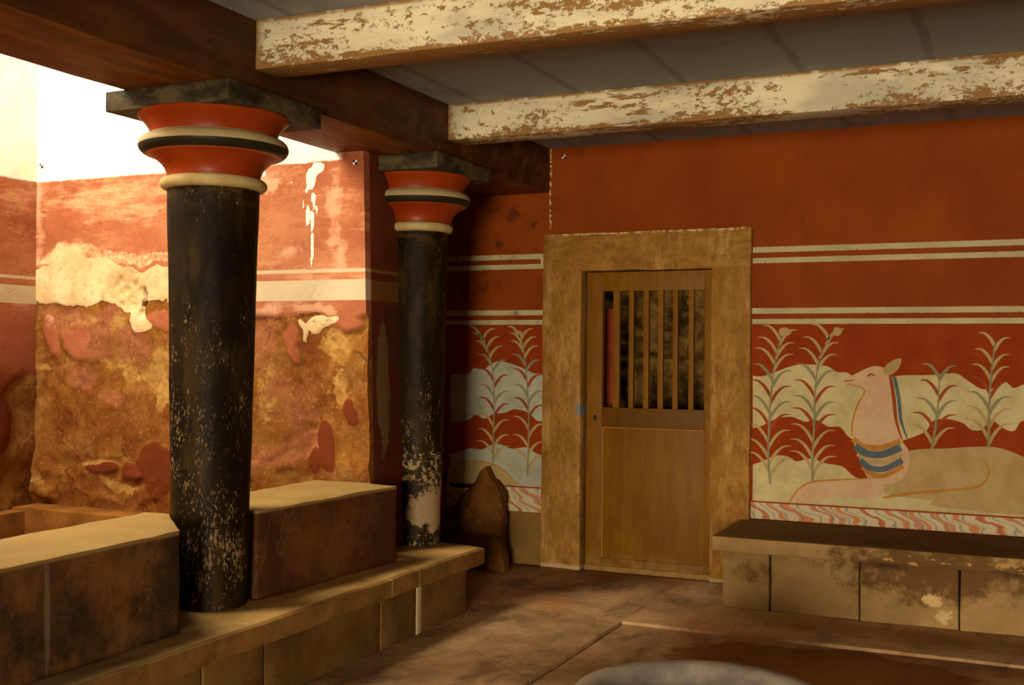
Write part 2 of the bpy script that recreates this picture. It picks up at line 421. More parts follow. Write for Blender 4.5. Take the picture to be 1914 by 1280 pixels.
def mat_lit_wall():
    M = Mat('ruined_fresco_plaster', .85, .25)
    red, crm, drk = M.attr('paint')
    wht, och, pnk = M.attr('paint_b')
    f1 = M.noise(5, 8, .66); f2 = M.noise(18, 9, .75); fv = M.noise(6, 7, .68, sc=(1.7, 1.7, .4)); f3 = M.noise(46, 6, .7)
    fh = M.noise(3.0, 9, .72, sc=(.4, .4, 1.9))
    q = (f2-.5)*.9+(f3-.5)*.5
    base = M.mix(f1.step(.32, .66), (140, 90, 30), (112, 62, 16))
    base = M.mix(fv.step(.46, .64)*.65, base, (108, 52, 14))
    base = M.mix(M.noise(3.2, 8, .72, off=(9, 2, 4)).step(.48, .62)*.55, base, (156, 106, 52))
    base = M.mix(f2.step(.52, .64)*.35, base, (160, 116, 62))
    base = M.mix(M.noise(3, 6, .7, off=(1, 2, 4)).step(.56, .66)*.35, base, (126, 108, 54))
    base = M.mix((drk+q*1.3+(fv-.5)*1.2).step(.45, .85)*.75, base, M.mix(f2, (104, 54, 16), (128, 70, 24)))
    base = M.mix((och+q*1.3+(f1-.5)*.8).step(.50, .72)*.85, base, M.mix(f2.step(.4, .6), (184, 142, 76), (150, 104, 44)))
    base = M.mix((pnk+q*1.2+(f1-.5)*1.2).step(.42, .80)*.75, base, M.mix(f2.step(.35, .6), (164, 104, 70), (142, 80, 48)))
    base = M.mix(f3.step(.57, .66)*.45, base, (196, 150, 84))
    base = M.mix(M.noise(34, 8, .8, sc=(1, 1, .5), off=(3, 3, 3)).step(.56, .66)*.4, base, (84, 40, 10))
    ck = M.vor(2.3, feature='DISTANCE_TO_EDGE', warp=.55, sc=(1, 1, 1.2)).step(.020, .003)*M.noise(3, 4).step(.48, .58)
    base = M.mix(ck*.5, base, (70, 34, 10))
    r = M.mix(f1.step(.3, .7), (166, 96, 62), (150, 80, 48))
    r = M.mix(M.z.step(1.5, 1.2), r, M.mix(f1, (118, 54, 20), (94, 38, 10)))
    st = (fh+(f2-.5)*.2).step(.50, .66)*M.z.step(1.6, 2.0)
    r = M.mix(st*.7, r, (212, 160, 112))
    lt = (M.noise(2.2, 9, .7, sc=(.5, .5, 1.6), off=(6, 1, 3))+(f2-.5)*.2).step(.42, .66)*M.z.step(1.6, 2.0)
    r = M.mix(lt*.5, r, (206, 142, 98))
    r = M.mix((pnk+q*1.1+(fh-.5)*2.0).step(.45, 1.0)*.75*M.z.step(1.5, 1.7), r, (214, 160, 124))
    r = M.mix((f3*.5+fh*.5).step(.56, .64)*.35*M.z.step(1.6, 1.9), r, (222, 176, 136))
    c = M.mix((red+q*.38+(f1-.5)*.4).step(.40, .54), base, r)
    cr = M.mix(f1.step(.35, .65), (222, 198, 150), (206, 168, 114))
    cr = M.mix((f2.step(.54, .64)*.6).max(f3.step(.60, .66)*.35)*crm.step(.7, 1), cr, (150, 120, 80))
    c = M.mix((crm+q*.45).step(.40, .58), c, cr)
    # painted thin line and broad pale band
    z = M.z+(M.noise(25, 3)-.5)*.004
    band = (z.step(1.800, 1.804)*z.step(1.923, 1.919)).max(z.step(1.961, 1.965)*z.step(1.986, 1.982))
    c = M.mix(band*(red+(f2-.5)*.2).step(.4, .5), c, M.mix(f1, (206, 184, 148), (190, 168, 130)))
    c = M.mix((wht*.9+q*1.5).step(.48, .56), c, (244, 232, 210))
    up = (M.z+(M.noise(9, 5)-.5)*.02).step(2.602, 2.618)*(M.x+(M.noise(9, 5)-.5)*.1).step(-3.60, -3.66)
    c = M.mix(up, c, M.mix(f1.step(.3, .7), (248, 240, 222), (240, 226, 198)))
    return M.out(c, f2*.6+f1*.4+f3*.2-ck*.5, .3, .010)
def mat_strata():
    M = Mat('wavy_marbled_painting', .8)
    t = M.x*1.0+M.z*1.35
    wv = (M.z*70+M.noise(7, 2)*5).sin()*.022
    q = (t+wv+(M.noise(2.3, 3)-.5)*.25)
    s1 = (q*44).sin(); s2 = (q*71+1.3).sin(); s3 = (q*27+2).sin()
    c = M.mix(M.noise(4, 4), (206, 188, 146), (190, 168, 124))
    c = M.mix(s1.step(.62, .85)*.8, c, (196, 104, 48))
    c = M.mix(s2.step(.78, .95)*.6, c, (112, 118, 116))
    c = M.mix(s3.step(.82, .95)*.6, c, (176, 78, 34))
    return M.out(c, M.noise(20, 5), .15, .003)
def paint(name, c1, c2): return simple(name, c1, c2, 7, .8, .12)

RED = mat_red_wall(); DARK = mat_dark_beam(); CREAM = mat_cream_beam(); CEIL = mat_ceiling()
SHAFT = mat_black_shaft(); TORUS = mat_torus(); ABACUS = mat_abacus()
CAPRED = simple('glossy_red_capital_paint', (140, 46, 4), (154, 56, 8), 5, .42, .1, .5)
RING = simple('cream_ring_paint', (204, 180, 120), (176, 148, 88), 9, .6, .2)
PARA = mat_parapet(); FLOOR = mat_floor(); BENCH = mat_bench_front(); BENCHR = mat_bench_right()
BENCHBASE = mat_stone('bench_base_stone', (126, 94, 44), (100, 70, 28), (72, 46, 18), 3)
MORTAR = simple('pale_mortar', (206, 186, 144), (176, 152, 108), 12, .85)
LEAN = mat_stone('rough_brown_slab', (92, 52, 14), (128, 80, 30), (60, 32, 10), 6, .7, 1.0)
LEDGE = mat_stone('basin_ledge_stone', (150, 96, 40), (118, 70, 24), (84, 48, 18), 3)
BOWL = mat_stone('grey_purple_bowl_stone', (150, 134, 118), (176, 162, 140), (100, 80, 76), 5, .6, .25)
DOOR = mat_door(); FRAME = mat_door_frame()
RUBBLE = mat_stone('rubble_stone', (176, 134, 66), (104, 72, 30), (40, 24, 8), 6, .8, 1.0)
BEAD = simple('worn_bead_edge', (176, 124, 44), (150, 100, 26), 14)  # bead edge lighter than the door timber
LITWALL = mat_lit_wall(); STRATA = mat_strata()
PIER = None
BLACK = simple('dark_hole', (14, 9, 5), (20, 13, 8), 5)
PLAIN = simple('plain_buff_plaster', (150, 112, 66), (172, 132, 80), 3, .85, .2)
WHITE = simple('white_target_paint', (236, 236, 230), (226, 226, 220), 5)

# ------------------------------------------------------------------ room shell
YW = 7.5; ZC = 2.967; ZB = 2.653; XI = -3.138; XO = -3.67
YL = 5.55                                                   # painted wall of the sunken basin
DX0, DX1, DZ = -2.872, -1.948, 2.085                        # door opening

def flat_box(name, x0, x1, y0, y1, z0, z1, mat, parent=None):
    return build(name, box_bm(x0, x1, y0, y1, z0, z1, bev=0, step=0, amp=0), mat, parent, 0)
def wall_with_hole():
    bm = bmesh.new()
    x0, x1 = -4.2, 2.6; t = .12
    xs = [x0, DX0-.03, DX1+.03, x1]; zs = [0 - .1, DZ+.03, ZC+.1]
    for i in range(3):
        for j in range(2):
            if i == 1 and j == 0: continue
            b = box_bm(xs[i], xs[i+1], YW, YW+t, zs[j], zs[j+1], bev=0, step=0, amp=0)
            me = bpy.data.meshes.new('tmp'); b.to_mesh(me); b.free(); bm.from_mesh(me); bpy.data.meshes.remove(me)
    return bm
struct(build('wall_back', wall_with_hole(), RED, None, 0), 'red painted wall with cream stripes behind the door and benches')

# floor: raised border along walls, sunken paved middle
KX, KY = -2.11, 6.15
bm = bmesh.new()
def add_bm(bm, b):
    me = bpy.data.meshes.new('tmp'); b.to_mesh(me); b.free(); bm.from_mesh(me); bpy.data.meshes.remove(me)
add_bm(bm, box_bm(-4.2, KX, -1.6, 7.62, -.12, 0, bev=.006, step=.3, amp=.0025, freq=3))
add_bm(bm, box_bm(KX, 2.6, KY, 7.62, -.12, 0, bev=.006, step=.3, amp=.0025, freq=3, seed=3))
add_bm(bm, box_bm(KX+.012, 2.6, -1.6, KY-.004, -.14, -.018, bev=.004, step=.3, amp=.002, freq=3, seed=5))
struct(build('floor', bm, FLOOR), 'worn stone floor with a sunken paved middle')
struct(flat_box('ceiling', XI, 2.6, -1.6, 7.62, ZC, ZC+.12, CEIL), 'grey painted board ceiling')
struct(flat_box('wall_right', 2.5, 2.62, -1.6, 7.5, -.1, ZC, RED))
# front wall with a broad doorway to the daylit anteroom
bm = bmesh.new()
add_bm(bm, box_bm(-4.2, -1.3, -1.72, -1.6, -.1, ZC+.1, bev=0, step=0, amp=0))
add_bm(bm, box_bm(1.3, 2.6, -1.72, -1.6, -.1, ZC+.1, bev=0, step=0, amp=0))
add_bm(bm, box_bm(-1.3, 1.3, -1.72, -1.6, 2.3, ZC+.1, bev=0, step=0, amp=0))
struct(build('wall_front', bm, RED, None, 0))
# walling above the recess behind the rear column
struct(flat_box('wall_recess', -4.2, -3.95, 6.35, 7.5, 0, 2.9, RED), 'dark red side of the recess behind the rear column')
flat = flat_box('ceiling_recess', -3.95, XO, 6.2, 7.5, 2.66, 2.9, DARK); struct(flat)

# --- painted wall of the sunken basin (relief grid with paint masks)
def blob(x, z, cx, cz, rx, rz, n=0.0, a=0.0):
    ca, sa = math.cos(a), math.sin(a)
    dx, dz = x-cx, z-cz
    dx, dz = dx*ca+dz*sa, -dx*sa+dz*ca
    d = math.sqrt((dx/rx)**2+(dz/rz)**2)+n
    return 1-sm(d, .55, 1.25)
def soft(x, z, cx, cz, rx, rz, n=0.0, a=0.0):
    ca, sa = math.cos(a), math.sin(a)
    dx, dz = x-cx, z-cz
    dx, dz = dx*ca+dz*sa, -dx*sa+dz*ca
    return math.exp(-.8*((dx/rx)**2+(dz/rz)**2))*(1-.9*n)
def PB(lst):                     # measured patches (centre u,v, half sizes in px, angle) -> wall units
    s = 6.9/FPX; out = []
    for u, v, ru, rv, *a in lst:
        x, z = on_y(u, v, YL); out.append((x, z, ru*s*1.1, rv*s, a[0] if a else 0))
    return out
REDS = PB([(97, 615, 20, 48, .15), (140, 632, 30, 30), (285, 875, 52, 48, -.7), (190, 872, 32, 13), (605, 842, 26, 44, .1), (664, 765, 17, 27),
           (545, 640, 16, 34, .2), (298, 592, 30, 22), (520, 580, 70, 22), (650, 595, 36, 18), (240, 880, 30, 22, -.4), (575, 875, 14, 22)])
CRMS = PB([(95, 528, 56, 42), (150, 535, 50, 34), (180, 505, 110, 24), (290, 505, 40, 14), (235, 545, 50, 46), (262, 590, 36, 24, -.7), (120, 480, 62, 10), (600, 606, 42, 8, .2), (564, 620, 18, 6, -.9)])
OCHS = PB([(150, 590, 60, 16), (215, 600, 40, 24), (640, 720, 20, 60), (500, 700, 30, 40), (60, 890, 40, 16), (290, 700, 30, 40), (215, 665, 55, 18), (300, 665, 26, 44), (75, 675, 14, 8), (250, 700, 30, 20, -.6), (305, 735, 16, 40), (640, 640, 40, 30), (500, 760, 24, 40), (180, 862, 34, 12), (225, 905, 50, 10, -.3)])
DRKS = PB([(300, 930, 60, 20), (100, 925, 90, 18), (150, 730, 30, 60), (215, 700, 50, 20), (260, 820, 70, 40), (560, 880, 70, 24), (110, 790, 50, 60), (190, 800, 60, 40), (250, 800, 60, 50), (80, 870, 40, 34), (600, 660, 34, 44), (640, 700, 22, 70), (170, 900, 70, 22), (545, 700, 18, 70), (205, 935, 120, 12)])
PNKS = PB([(120, 590, 60, 30), (190, 585, 60, 30), (250, 640, 40, 30), (170, 640, 60, 24), (500, 600, 30, 40), (540, 760, 50, 60), (560, 840, 50, 40), (185, 610, 40, 34), (240, 620, 34, 26), (495, 640, 30, 60), (520, 720, 40, 44), (510, 850, 44, 44), (150, 700, 40, 30), (205, 750, 40, 22), (100, 560, 34, 24), (74, 410, 16, 110), (632, 390, 20, 90), (650, 470, 22, 30), (540, 470, 50, 14), (500, 330, 30, 30), (130, 470, 70, 12), (590, 585, 60, 10), (615, 870, 20, 30)])
WHTS = PB([(583, 330, 10, 20), (602, 308, 12, 11), (592, 312, 10, 12), (560, 303, 24, 4), (588, 372, 6, 20), (576, 400, 5, 24), (584, 415, 4, 26), (585, 455, 5, 30), (545, 340, 4, 4), (568, 380, 3, 10), (582, 490, 3, 10), (495, 320, 4, 6), (575, 352, 3, 8), (594, 388, 3, 12)])
def lit_relief(x, z):
    wv = nvec(Vector((x*3, 4, z*3)))*.07+nvec(Vector((x*8, 4, z*8)))*.035+nvec(Vector((x*22, 4, z*22)))*.014
    X0, Z0 = x, z; x, z = x+wv.x, z+wv.z
    n = fbm(x*3.1, 0, z*3.1, 4)*.5; n2 = fbm(x*9+5, 1, z*9, 3)*.4
    k = n*.7+n2*.35
    red = sm(z, 1.70+.10*n, 1.74+.10*n)
    # loss of red plaster over the left part, below the streaky band
    xl, zl = on_y(300, 520, YL)
    hole = sm(x, -4.86+.16*k, -4.92+.16*k)*sm(z, 2.08+.06*n, 2.04+.06*n)
    red = red*(1-hole)
    for c in REDS: red = max(red, blob(x, z, c[0], c[1], c[2], c[3], k*.7, c[4]))
    crm = 0
    for c in CRMS: crm = max(crm, blob(x, z, c[0], c[1], c[2], c[3], k*.55, c[4]))
    crm = max(crm, .48*sm(abs(z-2.115+.03*n), .075, .03)*sm(x, -4.35, -4.9))
    crm = max(crm, .9*sm(x, -4.80+.10*k, -4.90+.10*k)*sm(z, 1.80+.05*n2, 1.83+.05*n2)*sm(z, 2.07+.03*n, 2.04+.03*n))
    och = max(soft(x, z, c[0], c[1], c[2], c[3], k*.6, c[4]) for c in OCHS)
    drk = max(soft(x, z, c[0], c[1], c[2], c[3], k*.6, c[4]) for c in DRKS)
    pnk = max(soft(x, z, c[0], c[1], c[2], c[3], k*.6, c[4]) for c in PNKS)
    wht = max(blob(X0+wv.x*.3, Z0+wv.z*.3, c[0], c[1], c[2], c[3], n2*.8, c[4]) for c in WHTS)*.85
    low = 1-max(red, crm*.7)
    low *= sm(z, 2.1, 1.95)
    d = -.014*low + .018*low*fbm(x*2.6, 3, z*2.6, 4) + .005*low*fbm(x*12, 3, z*12, 4) + .0025*fbm(x*5, 0, z*5, 3)
    cx, cz = on_y(235, 545, YL)
    g = blob(x, z, cx, cz, .17, .16, k*.5)
    d -= g*(.012+.020*abs(fbm(x*14, 9, z*14, 3)))
    crx, crz = on_y(272, 560, YL)
    g2 = blob(x, z, crx, crz, .03, .11, n2*.4, -.15)
    d -= g2*.05
    # bulging plaster near the foot
    d += .05*sm(z, 1.0, .62)*max(0, fbm(x*3.3+2, 0, z*4.2, 3))*sm(z, .45, .55)
    red *= 1-g*.9
    return d, red, crm, drk, wht, och, pnk
def grid_wall(name, a0, a1, z0, z1, step, place, relief, mat):
    na = int(round((a1-a0)/step)); nz = int(round((z1-z0)/step))
    vs, fs, A, B = [], [], [], []
    for j in range(nz+1):
        z = z0+(z1-z0)*j/nz
        for i in range(na+1):
            a = a0+(a1-a0)*i/na
            d, r, c, k, wv, o, p = relief(a, z)
            vs.append(place(a, z, d)); A += [r, c, k]; B += [wv, o, p]
    for j in range(nz):
        for i in range(na):
            q = j*(na+1)+i; fs.append((q, q+1, q+na+2, q+na+1))
    me = bpy.data.meshes.new(name); me.from_pydata(vs, [], fs)
    t = me.attributes.new('paint', 'FLOAT_VECTOR', 'POINT'); t.data.foreach_set('vector', A)
    t = me.attributes.new('paint_b', 'FLOAT_VECTOR', 'POINT'); t.data.foreach_set('vector', B)
    bm = bmesh.new(); bm.from_mesh(me)
    # give the wall its thickness
    ext = [e for e in bm.edges if e.is_boundary]
    r = bmesh.ops.extrude_edge_only(bm, edges=ext)
    back = [v for v in r['geom'] if isinstance(v, bmesh.types.BMVert)]
    for v in back: v.co = Vector(place(0, 0, -.3)) * 0 + push(v.co, place)
    bmesh.ops.recalc_face_normals(bm, faces=bm.faces)
    bm.to_mesh(me); bm.free()
    o = link(name, me, mat, None, 60)
    return o
def push(co, place):
    p0 = Vector(place(0, 1, 0)); p1 = Vector(place(0, 1, -.25))
    return co+(p1-p0)
def pier_x(z): return -3.42-.055*(z-.76)/1.89
def place_lit(a, z, d):
    # the right end follows the slightly leaning corner with the pier
    t = sm(a, -3.9, -3.42)
    return (a+t*(pier_x(z)+3.42), YL-d, z)
lw = grid_wall('wall_basin', -6.02, -3.42, -.6, 2.66, .0125, place_lit, lit_relief, LITWALL)
struct(lw, 'ruined fresco wall of the sunken basin, red above and bare ochre plaster below')
up = grid_wall('wall_basin_upper', -6.02, XO, 2.66, 4.3, .1, lambda a, z, d: (a, YL-d, z), lambda a, z: (.002*fbm(a*4, 0, z*4, 3), 1, 0, 0, 0, 0, 0), LITWALL)
struct(up, 'whitewashed upper wall of the light well')
def left_relief(y, z):
    d, red, crm, drk, wht, och, pnk = lit_relief(-9.3+y*1.1, z)
    n = fbm(y*3, 0, z*3, 3)*.4
    red = sm(z, 1.36+.18*n-.35*sm(y, 5.5, 5.1), 1.40+.18*n-.35*sm(y, 5.5, 5.1))
    red = max(red, blob(y, z, 5.25, 1.02, .17, .22, n))
    crm = .30*sm(z, 1.9, 2.0)*sm(z, 2.35, 2.2)
    d = -.02*(1-red)+.03*(1-red)*fbm(y*2.6, 7, z*2.6, 4)+.003*fbm(y*6, 0, z*6, 3)
    return d, red, crm, drk, 0, och, pnk*.5
lf = grid_wall('wall_left', 1.0, 5.62, -.6, 4.3, .03, lambda a, z, d: (-6.0+d, a, z), left_relief, LITWALL)
struct(lf, 'shaded side wall of the sunken basin')
struct(flat_box('wall_well_near', -6.2, XO, .8, 1.0, -.6, 4.3, PLAIN))
struct(flat_box('floor_basin', -6.2, -3.4, .8, YL+.2, -.72, -.6, LEDGE))
# ledge along the foot of the basin walls
bm = bmesh.new()
add_bm(bm, box_bm(-5.98, -3.72, 5.36, 5.60, -.6, .49, bev=.012, step=.15, amp=.008, freq=4))
add_bm(bm, box_bm(-6.0, -5.86, 1.05, 5.60, -.6, .47, bev=.012, step=.2, amp=.008, freq=4, seed=4))
struct(build('trim_basin_ledge', bm, LEDGE), 'low plastered ledge along the foot of the basin walls')

# pier: end of the basin wall, turned towards the room
def mat_pier():
    M = Mat('dark_red_pier_plaster', .8)
    f = M.noise(8, 8, .72)
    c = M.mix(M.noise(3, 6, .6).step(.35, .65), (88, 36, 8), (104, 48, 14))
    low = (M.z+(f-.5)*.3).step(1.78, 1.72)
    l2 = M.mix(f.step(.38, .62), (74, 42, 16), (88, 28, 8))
    pt = (M.y-5.72)/.07
    d = pt*pt+((M.z-1.3)/.38)*((M.z-1.3)/.38)+(M.noise(9, 7, .7)-.5)*2.4
    l2 = M.mix(d.step(1.2, .8)*.7, l2, (112, 90, 52))
    c = M.mix(low, c, l2)
    z = M.z
    band = (z.step(1.800, 1.804)*z.step(1.923, 1.919))*.55
    thin = z.step(1.961, 1.965)*z.step(1.986, 1.982)
    c = M.mix(band, c, (120, 84, 36)); c = M.mix(thin*.7, c, (126, 92, 44))
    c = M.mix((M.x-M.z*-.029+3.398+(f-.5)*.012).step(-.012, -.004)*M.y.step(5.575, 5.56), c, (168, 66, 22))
    return M.out(c, f, .35, .006)
PIER = mat_pier()
bt = [(pier_x(0), YL+.004), (pier_x(0), 6.35), (-4.2, 6.35), (-4.2, YL+.26)]
bot = [(pier_x(0)+.004, YL+.055, 0), (pier_x(0)+.004, 6.35, 0), (-4.2, 6.35, 0), (-4.2, YL+.1, 0)]
top = [(pier_x(2.65)+.004, YL+.055, 2.652), (pier_x(2.65)+.004, 6.35, 2.652), (-4.2, 6.35, 2.652), (-4.2, YL+.1, 2.652)]
struct(build('wall_pier', prism_bm(bot, top, bev=.006, step=.15, amp=.003, freq=5), PIER), 'dark red pier end between the basin wall and the rear column')

# ------------------------------------------------------------------ longitudinal dark beam and cream cross beams
b = build('roof_beam', box_bm(XO, XI, -1.58, YW-.002, ZB, ZC+.12, bev=.008, step=.25, amp=.003, freq=3), DARK)
tag(b, 'massive dark brown timber beam running over both columns', 'beam')
def cross_beam(y0, y1, z0, label):
    o = empty('ceiling_beam', (-3.1, (y0+y1)/2, z0))
    build('beam_timber', box_bm(-3.141, 2.49, y0, y1, z0, ZC+.02, bev=.008, step=.14, amp=.0035, freq=6, seed=y0), CREAM, o)
    return tag(o, label, 'beam', 'cream ceiling beams')
cross_beam(4.11, 4.29, 2.75, 'flaking cream ceiling beam nearest the viewer, at the top edge of the photo')
cross_beam(5.94, 6.13, 2.757, 'flaking cream ceiling beam further back, above the rear column and door')

# ------------------------------------------------------------------ columns
def column(cx, cy, r0, r1, k, label, ab):
    root = empty('column', (cx, cy, .354))
    zt = 2.233
    prof = []
    for i in range(40):
        t = i/39; prof.append((r0+(r1-r0)*t**1.15, .352+(zt-.352)*t))
    build('shaft', lathe_bm(cx, cy, prof, 72, True, .0035, 4, cy), SHAFT, root)
    def arc(rc, zc, rr, rz, a0, a1, n=14):
        return [(rc+rr*math.cos(rad(a0+(a1-a0)*i/n)), zc+rz*math.sin(rad(a0+(a1-a0)*i/n))) for i in range(n+1)]
    ring = [(r1*.93, 2.226)]+arc(r1+.004*k, 2.257, .030*k, .027, -90, 90)+[(r1*.93, 2.288)]
    build('neck_ring', lathe_bm(cx, cy, ring, 72, True, .0015, 8, cy), RING, root)
    # lower red cavetto flares from the ring to the moulding
    cav = [(.20*k, 2.284)]+[(.208*k+(.075*k)*(t/12)**2.1, 2.284+.100*(t/12)**.9) for t in range(13)]
    build('lower_cavetto', lathe_bm(cx, cy, cav, 72), CAPRED, root)
    tor = [(.272*k, 2.384)]+arc(.280*k, 2.427, .054*k, .043, -90, 75, 20)+[(.288*k, 2.474)]
    build('round_moulding', lathe_bm(cx, cy, tor, 96), TORUS, root)
    uc = [(.280*k, 2.470), (.283*k, 2.484), (.290*k, 2.502), (.303*k, 2.522), (.320*k, 2.540), (.333*k, 2.550), (.338*k, 2.560), (.334*k, 2.566)]
    build('upper_cavetto', lathe_bm(cx, cy, uc, 96), CAPRED, root)
    build('capital_block', box_bm(*ab, 2.562, 2.653, bev=.006, step=.1, amp=.003, freq=7, seed=cx+cy), ABACUS, root)
    return tag(root, label, 'column', 'black downward tapering columns')
column(-3.405, 4.165, .168, .2055, 1.0, 'large worn black column in front, downward tapering, with red and cream capital', (-3.765, -3.085, 3.86, 4.55))
column(-3.400, 6.075, .143, .173, .93, 'smaller looking rear black column against the red pier, near the door', (-3.76, -3.085, 5.71, 6.42))

# ------------------------------------------------------------------ parapet and left bench
def quad(p): return [(a, b) for a, b in p]
def parapet(q, z0, z1, label, seed):
    o = build('parapet', prism_bm([(a, b, z0) for a, b in q], [(a, b, z1) for a, b in q], bev=.010, step=.09, amp=.0075, freq=5, seed=seed), PARA)
    return tag(o, label, 'parapet', 'low parapet walls')
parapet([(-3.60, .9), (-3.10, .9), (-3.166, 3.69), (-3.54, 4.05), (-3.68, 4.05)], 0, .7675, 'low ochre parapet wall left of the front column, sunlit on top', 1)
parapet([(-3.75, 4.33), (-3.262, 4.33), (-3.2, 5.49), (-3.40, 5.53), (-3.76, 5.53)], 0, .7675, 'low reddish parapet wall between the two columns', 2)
# infill under the front column between the two parapet lengths
bench = empty('stone_bench', (-3.1, 4.2, 0))
SB = [(-3.095, .7), (-2.945, .7), (-2.945, 6.10), (-3.40, 6.19), (-3.62, 6.22), (-3.62, 5.57), (-3.40, 5.545), (-3.198, 5.50), (-3.258, 4.325), (-3.62, 4.325), (-3.62, 4.06), (-3.53, 4.03), (-3.162, 3.685)]
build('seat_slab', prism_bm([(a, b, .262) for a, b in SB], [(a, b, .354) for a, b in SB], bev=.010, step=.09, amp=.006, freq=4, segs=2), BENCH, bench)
ys = [.7, 2.3, 3.62, 4.02, 4.98, 5.345, 5.395, 5.94]
for i in range(len(ys)-1):
    if i == 5:
        build('mortar_joint', box_bm(-3.09 if ys[i] < 4 else -3.19, -2.983, ys[i], ys[i+1], 0, .262, bev=.004, step=.08, amp=.003, freq=9), MORTAR, bench)
    else:
        build('base_block', box_bm(-3.09 if ys[i] < 4 else -3.19, -2.985-.006*(i % 2), ys[i]+.005, ys[i+1]-.003, 0, .264, bev=.010, step=.1, amp=.005, freq=5, seed=i), BENCHBASE, bench)
tag(bench, 'long low stone bench with overhanging slab below the parapet and columns', 'bench', 'stone benches')

# ------------------------------------------------------------------ right bench
br = empty('stone_bench', (-.5, 7.1, 0))
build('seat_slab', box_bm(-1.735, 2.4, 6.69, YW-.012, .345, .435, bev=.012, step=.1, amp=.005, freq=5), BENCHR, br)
xs = [-1.69, -1.406, -.896, -.365, .3, 1.0, 1.7, 2.35]
for i in range(7):
    build('base_block', box_bm(xs[i]+.004, xs[i+1]-.004, 6.765+(.006 if i % 2 else 0), YW-.012, 0, .347, bev=.010, step=.1, amp=.005, freq=5, seed=i+20), BENCHR, br)
tag(br, 'low limestone bench with stained blocks under the mural right of the door', 'bench', 'stone benches')

# ------------------------------------------------------------------ door
dr = empty('door_1', (-2.41, YW, 0)); struct(dr, 'ochre wooden door with barred opening in a broad ochre surround')
fr = [(-3.165, DX0, 0, 2.345), (DX1, -1.685, .0, 2.345)]
bm = bmesh.new()
YF = YW-.055
add_bm(bm, box_bm(-3.165, DX0, YF, YW+.10, 0, 2.10, bev=.010, step=.1, amp=.004, freq=5))
add_bm(bm, box_bm(DX1, -1.685, YF, YW+.10, 0, 2.10, bev=.010, step=.1, amp=.004, freq=5, seed=2))
add_bm(bm, box_bm(-3.165, -1.685, YF+.001, YW+.10, DZ, 2.352, bev=.010, step=.07, amp=.006, freq=7, seed=3))
build('door_surround', bm, FRAME, dr)
leaf = empty('door_leaf', (0, 0, 0)); leaf.parent = dr
YD = YW-.012
def dbox(name, x0, x1, z0, z1, y0=YD, y1=YD+.05, mat=DOOR, par=leaf, bev=.003):
    return build(name, box_bm(x0, x1, y0, y1, z0, z1, bev=bev, step=0, amp=0), mat, par)
dbox('stile', DX0+.030, -2.728, .012, DZ-.008)
dbox('stile', -2.003, DX1-.006, .012, DZ-.008)
dbox('rail', -2.728, -2.003, 1.945, DZ-.008)
dbox('rail', -2.728, -2.003, 1.003, 1.138)
dbox('rail', -2.728, -2.003, .012, .095)
dbox('panel', -2.730, -2.001, .09, 1.006, YD+.012, YD+.04)
dbox('panel_bead', -2.727, -2.717, .095, 1.003, YD+.002, YD+.014, BEAD)
dbox('panel_bead', -2.717, -2.004, .995, 1.003, YD+.002, YD+.014, BEAD)
dbox('bottom_strip', DX0+.026, DX1-.006, .004, .040, YD-.010, YD+.002, simple('pale_worn_threshold_timber', (170, 132, 70), (140, 100, 44), 14))
for u0, u1 in ((245, 290), (355, 388), (458, 495), (560, 597), (665, 700), (777, 812)):
    xa = on_y(1080+u0/3.763, 650, YD)[0]; xb = on_y(1080+u1/3.763, 650, YD)[0]
    dbox('grille_bar', xa, xb, 1.13, 1.955, YD+.006, YD+.040, DOOR)
kx, kz = on_y(1112, 780, YD)
b = lathe_bm(0, 0, [(.010, 0), (.010, .004)], 16); bmesh.ops.scale(b, vec=(1, 1.9, 1), verts=b.verts); bmesh.ops.rotate(b, matrix=Matrix.Rotation(rad(90), 3, 'X'), verts=b.verts)
bmesh.ops.translate(b, vec=(kx, YD+.001, kz), verts=b.verts)
build('keyhole', b, BLACK, leaf)

# rubble-walled space behind the door
def rub(x, z):
    v = noise.voronoi(Vector((x*5.5, 3, z*7)))[0]
    s = .09*min(1, (v[1]-v[0])*2.4)+.03*fbm(x*9, 0, z*9, 3)
    return s, 0, 0, 0, 0, 0, 0
struct(grid_wall('wall_rubble', -4.2, -1.2, -.02, 3.0, .03, lambda a, z, d: (a, 9.1-d-.45*sm(z, 1.52+.06*fbm(a*4, 0, 0, 2), 1.47), z), rub, RUBBLE), 'rubble wall seen through the bars of the door')
struct(flat_box('wall_rubble_side', -4.3, -4.2, 7.62, 9.3, 0, 3, RUBBLE))
struct(flat_box('wall_rubble_end', -1.2, -1.1, 7.62, 9.3, 0, 3, RUBBLE))
struct(flat_box('ceiling_rubble', -4.3, -1.1, 7.62, 9.3, 3.0, 3.1, DARK))
struct(flat_box('floor_rubble', -4.3, -1.1, 7.62, 9.3, -.1, 0, FLOOR))
x0 = on_y(1131, 600, 7.8)[0]; x1 = on_y(1150, 600, 7.8)[0]; z1 = on_y(1140, 577, 7.8)[1]
t = build('post', box_bm(x0-.1, x1, 7.8, 7.9, 0, z1, bev=.006, step=.1, amp=.003, freq=6), simple('red_post_paint', (150, 52, 12), (120, 40, 10), 5))
tag(t, 'dark red post standing behind the left end of the door bars', 'post')

